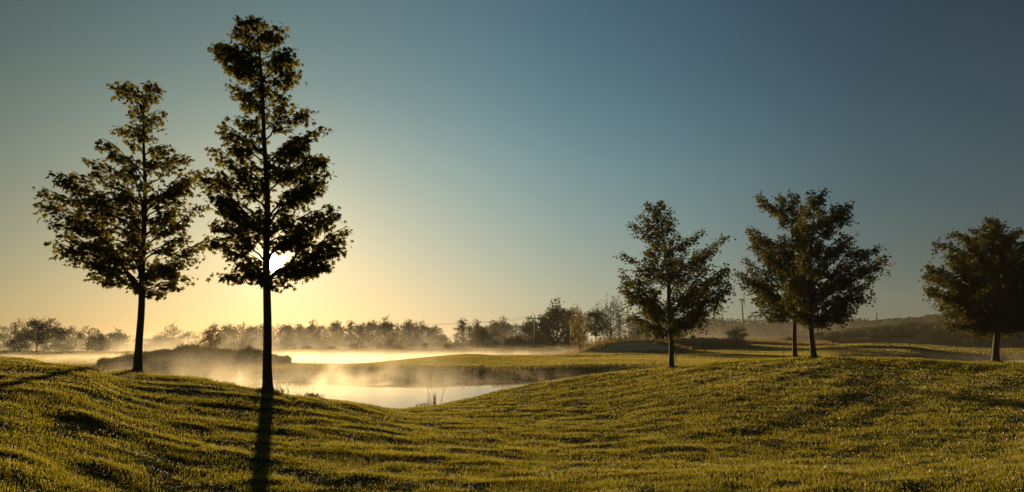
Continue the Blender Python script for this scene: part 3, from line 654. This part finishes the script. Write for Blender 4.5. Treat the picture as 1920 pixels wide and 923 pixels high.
kinds = ['round', 'airy', 'round', 'round', 'airy', 'round', 'round', 'round', 'airy', 'round', 'conifer', 'round', 'round', 'round', 'airy', 'round', 'round', 'round']
for i, (u, vt, wp) in enumerate(line):
    bg_tree('treeline_tree', u, vt, 0, wp * 1.15, 232 + 9 * math.sin(i * 2.3), kinds[i], 'hazy broadleaf tree ' + where[i] if kinds[i] != 'conifer' else 'hazy pointed conifer ' + where[i], i % 3, group='trees of the long misty treeline')
rg = [
 ('small_hazy_tree', 831, 628, 22, 230, 'round', 'small hazy tree right of the treeline end, left of the conical tree', None),
 ('conical_tree', 867, 601, 44, 205, 'conifer', 'tall conical hazy tree standing alone in the gap', None),
 ('layered_tree', 907, 616, 48, 160, 'round', 'dark dense low tree right of the conical tree', None),
 ('hazy_tree', 896, 606, 36, 215, 'round', 'paler tree rising behind the dark dense low tree', None),
 ('hazy_tree', 926, 604, 40, 250, 'round', 'hazy tree second behind the dark dense low tree', None),
 ('hazy_tree', 946, 601, 38, 255, 'round', 'hazy tree midway between the dense low tree and the first power pole', None),
 ('hazy_tree', 968, 606, 34, 245, 'airy', 'hazy tree left of the first power pole', None),
 ('broadleaf_tree', 992, 600, 42, 190, 'round', 'broadleaf tree directly behind the first power pole', None),
 ('broadleaf_tree', 1018, 594, 42, 185, 'round', 'broadleaf tree between the first power pole and the big wood tree', None),
 ('big_tree', 1046, 571, 60, 180, 'round', 'big tree, tallest crown between the two power poles', None),
 ('broadleaf_tree', 1076, 582, 44, 185, 'round', 'dark tree behind the second power pole', None),
 ('thin_tree', 1086, 578, 34, 112, 'airy', 'thin airy yellowish tree on a slender trunk before the wood', M_autumn),
 ('oval_tree', 1117, 578, 42, 114, 'standard', 'dark oval-crowned tree on a thin trunk left of the weeping tree', None),
 ('weeping_tree', 1146, 562, 58, 165, 'willow', 'tall weeping tree left of the lone right-hand maple', None),
 ('hazy_tree', 1180, 590, 44, 200, 'airy', 'pale airy tree between the weeping tree and the lone right-hand maple', None),
 ('hazy_tree', 1206, 596, 40, 190, 'round', 'hazy tree behind the left side of the lone right-hand maple', None),
 ('conifer', 1238, 600, 36, 150, 'conifer', 'dark conifer seen left of the lone right-hand maple trunk', None),
 ('conifer', 1270, 603, 46, 150, 'conifer', 'dark conifer seen right of the lone right-hand maple trunk', None),
 ('round_bush', 1381, 613, 35, 128, 'bush', 'solitary dark round bush in the meadow between the right-hand trees', None),
]
for i, (nm, u, vt, wp, Yd, kd, lb, mm) in enumerate(rg):
    bg_tree(nm, u, vt, 0, wp * 1.12, Yd, kd, lb, i % 2, mm, cat='bush' if 'bush' in nm else 'tree')
shr = [
 (664, 644, 16, 150, 'small shrub at far pond edge below the treeline'), (711, 642, 14, 150, 'pale small shrub left of the darker one by the far pond'), (729, 640, 18, 148, 'dark round shrub in the mist right of the far pond'),
 (747, 647, 16, 150, 'low shrub just right of the dark round shrub'), (796, 643, 12, 160, 'low shrub below the right end of the treeline'), (838, 645, 16, 160, 'low shrub between treeline and conical tree'),
 (576, 648, 22, 150, 'low misty shrub on the far bank right of the tall maple trunk'), (622, 649, 22, 150, 'second low misty shrub on the far bank above the bright pond'),
 (952, 634, 30, 160, 'low round shrub left of the dark double bush'), (972, 628, 36, 156, 'left half of the dark double bush before the first power pole'), (1008, 626, 42, 156, 'right half of the dark double bush beyond the first power pole'),
 (930, 641, 22, 158, 'small shrub at the foot of the dark dense low tree'), (1058, 640, 26, 158, 'small shrub at the foot of the second power pole'),
 (1300, 628, 14, 145, 'small pointed shrub behind the dry grass mound'), (1322, 634, 40, 140, 'flat spreading shrub at the right end of the dry grass mound'),
 (1600, 622, 60, 190, 'broad shrub low on the slope right of the tree pair'), (1660, 612, 70, 200, 'broad shrub halfway up the slope right of the tree pair'), (1720, 604, 70, 205, 'broad shrub high on the slope left of the right-edge linden'),
 (1480, 632, 22, 175, 'small shrub in the dry meadow beside the left pair trunk'), (1556, 632, 34, 180, 'low shrub at the foot of the slope right of the pair trunks'),
 (1790, 600, 70, 165, 'large dark bush behind the left side of the right-edge linden'), (1840, 606, 70, 150, 'large dark bush left of the right-edge linden trunk'), (1900, 604, 74, 150, 'large dark bush right of the right-edge linden trunk'),
 (1756, 618, 60, 160, 'dark bush at the foot of the slope, left of the right-edge linden'), (1950, 600, 80, 160, 'dark bush cut by the right edge of the picture'),
]
for i, (u, vt, wp, Yd, lb) in enumerate(shr):
    bg_tree('shrub', u, vt, 0, wp * 1.1, Yd, 'bush', lb, i % 3, cat='shrub')

# far wood on the right-hand ridge: one mass
def far_wood(name, label, n_clump, u0, u1, Y0, Y1, vfun, seed, mat_):
    g = np.random.default_rng(seed); P = []; S = []
    for i in range(n_clump):
        u = u0 + (u1 - u0) * (i + g.uniform(0, 1)) / n_clump; Yd = g.uniform(Y0, Y1); p = at(u, 640, Yd); gz = float(height(p.x, p.y))
        top = at(u, vfun(u) + g.uniform(-3, 5), (Y0 + Y1) / 2).z + (gz - float(height(*at(u, 640, (Y0 + Y1) / 2).xy))); Hh = max(top - gz, 2.5)
        Wd = Hh * g.uniform(.3, .45); con = g.uniform() < .25
        m = 420
        q = g.uniform(.05, 1, m) ** .8; a = g.uniform(0, 6.283, m)
        Rr = Wd * (np.sqrt(np.maximum(1 - (1.7 * q - .8) ** 2, .03)) if not con else (1.05 - q) * .8) * np.sqrt(g.uniform(.1, 1, m)) * (1 + .35 * np.sin(a * 3 + i) * np.sin(q * 9))
        P.append(np.stack([p.x + Rr * np.cos(a), p.y + Rr * np.sin(a), gz + q * Hh], -1)); S.append(np.full(m, .09 * Wd + .22))
    P = np.concatenate(P); S = np.concatenate(S)
    return tag(link(name, leaves_mesh(name, P, S, 'oval', (0, 85), g), mat_), label, 'woods', kind='stuff')
far_wood('far_wood', 'hazy far wood along the horizon behind the right-hand trees', 130, 1255, 1640, 300, 350, lambda u: 599 - 2 * math.sin(u / 40), 5, M_far)
far_wood('ridge_wood', 'dark wood on the rising ridge at the right', 170, 1600, 2150, 290, 340, lambda u: np.interp(u, [1600, 1640, 1700, 1740, 1780, 2150], [598, 604, 597, 590, 587, 575]), 6, M_far)
far_wood('shore_wood', 'pale far wood on the horizon behind the misty treelines', 170, -300, 1260, 420, 480, lambda u: 634 - 5 * math.sin(u / 90) - 3 * math.sin(u / 23), 8, M_far)
far_wood('slope_brush', 'brushy hillside below the ridge at the right', 200, 1530, 2000, 185, 235, lambda u: np.interp(u, [1530, 1600, 1700, 1780, 2000], [637, 624, 610, 602, 598]), 9, M_far)

# ------------------------------------------------------------------ small things
def flat_mat(name, c, rough=.7, metal=0):
    m, t, o = mat(name); b = t.nodes.new('ShaderNodeBsdfPrincipled'); n = noise_node(t, 9, 4)
    t.links.new(mixc(t, n, tuple(x * .8 for x in c), tuple(min(1, x * 1.2) for x in c)), b.inputs['Base Color']); b.inputs['Roughness'].default_value = rough; b.inputs['Metallic'].default_value = metal
    t.links.new(b.outputs[0], o.inputs[0]); return m
M_wood = flat_mat('weathered_pole', (.1, .075, .05)); M_steel = flat_mat('grey_steel', (.08, .08, .085), .7, .0); M_white = flat_mat('turbine_paint', (.12, .12, .12), .7); M_cable = flat_mat('black_cable', (.02, .02, .02))
poles = []
def power_pole(u, vtop, Yd, label):
    p = at(u, 640, Yd); gz = float(height(p.x, p.y)); H = at(u, vtop, Yd).z - gz
    o = empty('power_pole', (p.x, p.y, gz)); tag(o, label, 'power pole', 'power poles')
    m = MB(); m.tube([(0, 0, -.3), (0, 0, H)], [.2, .13], 10); m.build('pole', M_wood, o)
    m = MB(); m.box((0, 0, H - .55), (1.55, .09, .08)); m.build('crossarm', M_wood, o, False)
    for x in (-1.4, 0, 1.4):
        m = MB(); z0 = H - .47 if x else H
        m.tube([(x, 0, z0), (x, 0, z0 + .1), (x, 0, z0 + .2), (x, 0, z0 + .3)], [.05, .09, .07, .04], 8); m.build('insulator', M_steel, o)
    poles.append((p.x, p.y, gz + H - .17)); return o
power_pole(1003, 593, 152, 'power pole with crossarm, left one, in front of the wood')
power_pole(1071, 594, 148, 'power pole with crossarm, right one, near the thin yellowish tree')
m = MB()
for a_, b_ in ((poles[0], poles[1]), (poles[0], (poles[0][0] - 30, poles[0][1] + 22, poles[0][2] - 1)), (poles[1], (poles[1][0] + 24, poles[1][1] - 4, poles[1][2]))):
    for x in (-1.4, 1.4):
        pts = []
        for k in range(9):
            q = k / 8; pts.append((a_[0] + (b_[0] - a_[0]) * q + x, a_[1] + (b_[1] - a_[1]) * q, a_[2] + (b_[2] - a_[2]) * q - 1.0 * 4 * q * (1 - q) * .6))
        m.tube(pts, [.022] * 9, 5)
tag(m.build('power_cable', M_cable), 'sagging power cables strung between the two poles', 'cables')

def wind_turbine(u, vhub, Yd, blade, rots, label):
    p = at(u, 640, Yd); gz = float(height(p.x, p.y)); H = at(u, vhub, Yd).z - gz
    o = empty('wind_turbine', (p.x, p.y, gz)); tag(o, label, 'wind turbine')
    m = MB(); m.tube([(0, 0, -1), (0, 0, H * .5), (0, 0, H)], [.9, .72, .5], 16); m.build('tower', M_white, o)
    m = MB(); m.box((-.4, 0, H + .3), (1.5, .55, .55)); m.build('nacelle', M_white, o, False)
    m = MB(); m.tube([(1.1, 0, H + .3), (1.6, 0, H + .3), (2.0, 0, H + .3)], [.5, .5, .2], 12); hub = m.build('hub', M_white, o)
    for a in rots:
        m = MB(); dy, dz = math.sin(R(a)), math.cos(R(a)); n = 7
        pts = [(1.5 + .1 * k / n, dy * blade * k / n, H + .3 + dz * blade * k / n) for k in range(n + 1)]
        m.tube(pts, [.25, .42, .38, .32, .27, .2, .14, .06], 6); m.build('blade', M_white, o)
    return o
wind_turbine(1394.5, 563, 500, 8.4, (8, 128, 248), 'distant wind turbine between the lone maple and the tree pair').rotation_euler.z = R(-25)
def mast(u, vtop, Yd, label, lattice):
    p = at(u, 640, Yd); gz = float(height(p.x, p.y)); H = at(u, vtop, Yd).z - gz
    o = empty('radio_mast', (p.x, p.y, gz)); tag(o, label, 'mast')
    m = MB(); m.tube([(0, 0, 0), (0, 0, H * .8), (0, 0, H)], [.55, .4, .12], 8); m.build('mast_pole', M_steel, o)
    m = MB(); m.box((0, 0, H * .8), (.9, .9, .15)); m.box((0, 0, H * .88), (.6, .6, .12)); m.build('antenna_platform', M_steel, o, False)
    for k in range(2): 
        m = MB(); m.tube([(0, 0, H * .7), ((-1) ** k * H * .12, 0, H * .35)], [.06, .06], 5); m.build('stay_cable', M_cable, o)
mast(1310, 586, 480, 'thin distant mast above the far wood right of the lone maple', False)
mast(1647, 585, 450, 'thin distant mast on the ridge between the tree pair and the right-edge linden', True)

def marker(u, vtop, Yd, label, r=.035, col=M_wood):
    p = at(u, 640, Yd); gz = float(height(p.x, p.y)); H = at(u, vtop, Yd).z - gz
    o = empty('marker_post', (p.x, p.y, gz)); tag(o, label, 'post')
    m = MB(); m.tube([(0, 0, -.1), (0, 0, H * .9), (0, 0, H)], [r, r, r * .5], 8); m.build('post', col, o)
    m = MB(); m.tube([(0, 0, H * .8), (0, 0, H * .92)], [r * 1.5, r * 1.5], 8); m.build('post_band', M_white, o)
marker(1266, 661, 62, 'slim dark marker post right of the lone right-hand maple trunk', .04)

# reeds and tufts standing clear at the near bank
def tuft(name, u, Yd, n, h, spread, label, seed, mm, lean=.35, wid=.012):
    g = np.random.default_rng(seed); p = at(u, 640, Yd); gz = float(height(p.x, p.y)); m = MB()
    for i in range(n):
        x, y = g.normal(0, spread, 2); hh = h * g.uniform(.45, 1.1); lx, ly = g.normal(0, lean * hh * .6, 2)
        zb = float(height(p.x + x, p.y + y)) - gz - .03
        m.tube([(x, y, zb), (x + lx * .3, y + ly * .3, zb + hh * .55), (x + lx, y + ly, zb + hh)], [wid, wid * .7, wid * .25], 4, False)
    o = m.build(name, mm); o.location = (p.x, p.y, gz); return tag(o, label, 'plant')
tuft('reed_clump', 815, 29.0, 14, .9, .14, 'tall bare reeds standing at the near pond tip', 1, M_reed, .25)
tuft('reed_clump', 793, 27.5, 90, .28, .2, 'low pinkish tuft beside the tall bare reeds', 2, M_dry, .5, .01)
tuft('reed_clump', 190, 30, 30, .9, .2, 'thin reeds behind the left lawn crest', 3, M_reed, .3)
tuft('grass_tuft', 589, 18.2, 220, .17, .12, 'rounded dark grass tuft on the bank right of the tall maple', 4, M_grass, .7, .008)
tuft('weed_clump', 533, 17.6, 26, .30, .12, 'spiky weed on the bank just right of the tall maple', 5, M_reed, .7, .009)
tuft('grass_tuft', 440, 17.4, 130, .12, .11, 'small grass tuft on the bank left of the tall maple', 6, M_grass, .7, .008)
# dead shrub by the far pond
p = at(666, 650, 140); g = np.random.default_rng(3); m = MB()
for i in range(9):
    a = g.uniform(0, 6.28); e = Vector((math.cos(a) * g.uniform(.4, 1.1), math.sin(a) * .6, g.uniform(.8, 1.6)))
    m.tube([(0, 0, -.05), e * .5 + Vector((0, 0, .2)), e], [.06, .035, .015], 5)
o = m.build('bare_shrub', M_bark); o.location = (p.x, p.y, float(height(p.x, p.y))); tag(o, 'bare branching dead shrub by the far pond', 'shrub')

# ------------------------------------------------------------------ air: haze and mist
def volume_mat(name, dens, col, g):
    m, t, o = mat(name); v = t.nodes.new('ShaderNodeVolumePrincipled'); v.inputs['Color'].default_value = (*col, 1); v.inputs['Density'].default_value = dens; v.inputs['Anisotropy'].default_value = g
    t.links.new(v.outputs[0], o.inputs['Volume']); return m, t, v
mh, t, v = volume_mat('haze_air', 0.00025, (.93, .93, .93), .0)
mb = MB(); mb.box((0, 0, 19.5), (660, 660, 23.5)); hz = mb.build('haze', mh, None, False); tag(hz, 'thin golden morning haze over the whole course', 'haze', kind='stuff')

MIST = True
def mist(u, Yd, sx, sy, top, dens, label, nscale=.28, thr=.44, seed=0., base=None):
    p = at(u, 640, Yd); b = WATER + .03 if base is None else base
    m, t, v = volume_mat('mist_air', 0.0, (.97, .93, .83), .5)
    tc_ = t.nodes.new('ShaderNodeTexCoord')
    sx_ = t.nodes.new('ShaderNodeSeparateXYZ'); t.links.new(tc_.outputs['Object'], sx_.inputs[0])
    rr = mathn(t, 'ADD', mathn(t, 'POWER', mathn(t, 'ABSOLUTE', sx_.outputs[0]), 2), mathn(t, 'POWER', mathn(t, 'ABSOLUTE', sx_.outputs[1]), 2))
    fall_ = mathn(t, 'SUBTRACT', 1.0, rr, True)
    zz = mathn(t, 'MULTIPLY', mathn(t, 'ADD', sx_.outputs[2], 1.0), .5)          # 0 bottom, 1 top
    vert = mathn(t, 'POWER', mathn(t, 'SUBTRACT', 1.0, zz, True), 2.2)
    geo = t.nodes.new('ShaderNodeNewGeometry'); mp = t.nodes.new('ShaderNodeMapping'); mp.inputs['Scale'].default_value = (nscale, nscale, nscale * .75); mp.inputs['Location'].default_value = (seed, seed * .7, 0)
    t.links.new(geo.outputs['Position'], mp.inputs[0])
    n = t.nodes.new('ShaderNodeTexNoise'); n.inputs['Scale'].default_value = 1; n.inputs['Detail'].default_value = 3; n.inputs['Roughness'].default_value = .6; n.inputs['Distortion'].default_value = .8
    t.links.new(mp.outputs[0], n.inputs['Vector'])
    nn = ramp(t, n.outputs[0], [(thr - .04, 0.0), (thr + .04, .12), (thr + .2, 1.0)])
    d_ = mathn(t, 'MULTIPLY', mathn(t, 'MULTIPLY', nn, fall_), mathn(t, 'MULTIPLY', vert, dens))
    t.links.new(d_, v.inputs['Density'])
    mb = MB(); mb.box((0, 0, 0), (1, 1, 1)); o = mb.build('mist', m, None, False)
    o.location = (p.x, p.y, b + top / 2); o.scale = (sx, sy, top / 2); tag(o, label, 'mist', kind='stuff'); return o
if MIST:
    mist(550, 42, 11.5, 13, 2.9, .24, 'golden mist curling off the near pond around the tall maple trunk', .32, .5)
    mist(900, 50, 17, 6, 1.2, .11, 'thin mist lying on the right part of the near pond', .45, .5, 3)
    mist(600, 102, 34, 26, 6.0, .032, 'bright mist rising from the far pond', .15, .5, 7)
    mist(1010, 116, 24, 12, 2.6, .09, 'thin mist in the hollow beyond the fairway', .3, .42, 11)
    mist(1860, 84, 24, 18, 1.8, .03, 'faint mist over the narrow pond on the right', .3, .42, 13)
    mist(560, 195, 90, 45, 9, .014, 'mist drifting in front of the long treeline', .07, .4, 17, -1)
    mist(1450, 240, 120, 60, 14, .004, 'pale haze lying before the far wood on the right', .04, .3, 23, -1)
    mist(590, 100, 34, 24, 2.0, .10, 'low glowing mist layer on the far pond', .2, .36, 29)
    mist(110, 92, 24, 28, 1.6, .05, 'thin mist over the far fairway at the left', .15, .36, 31)
    mist(130, 158, 40, 40, 5, .02, 'mist at the feet of the far left trees', .1, .4, 19, -1)
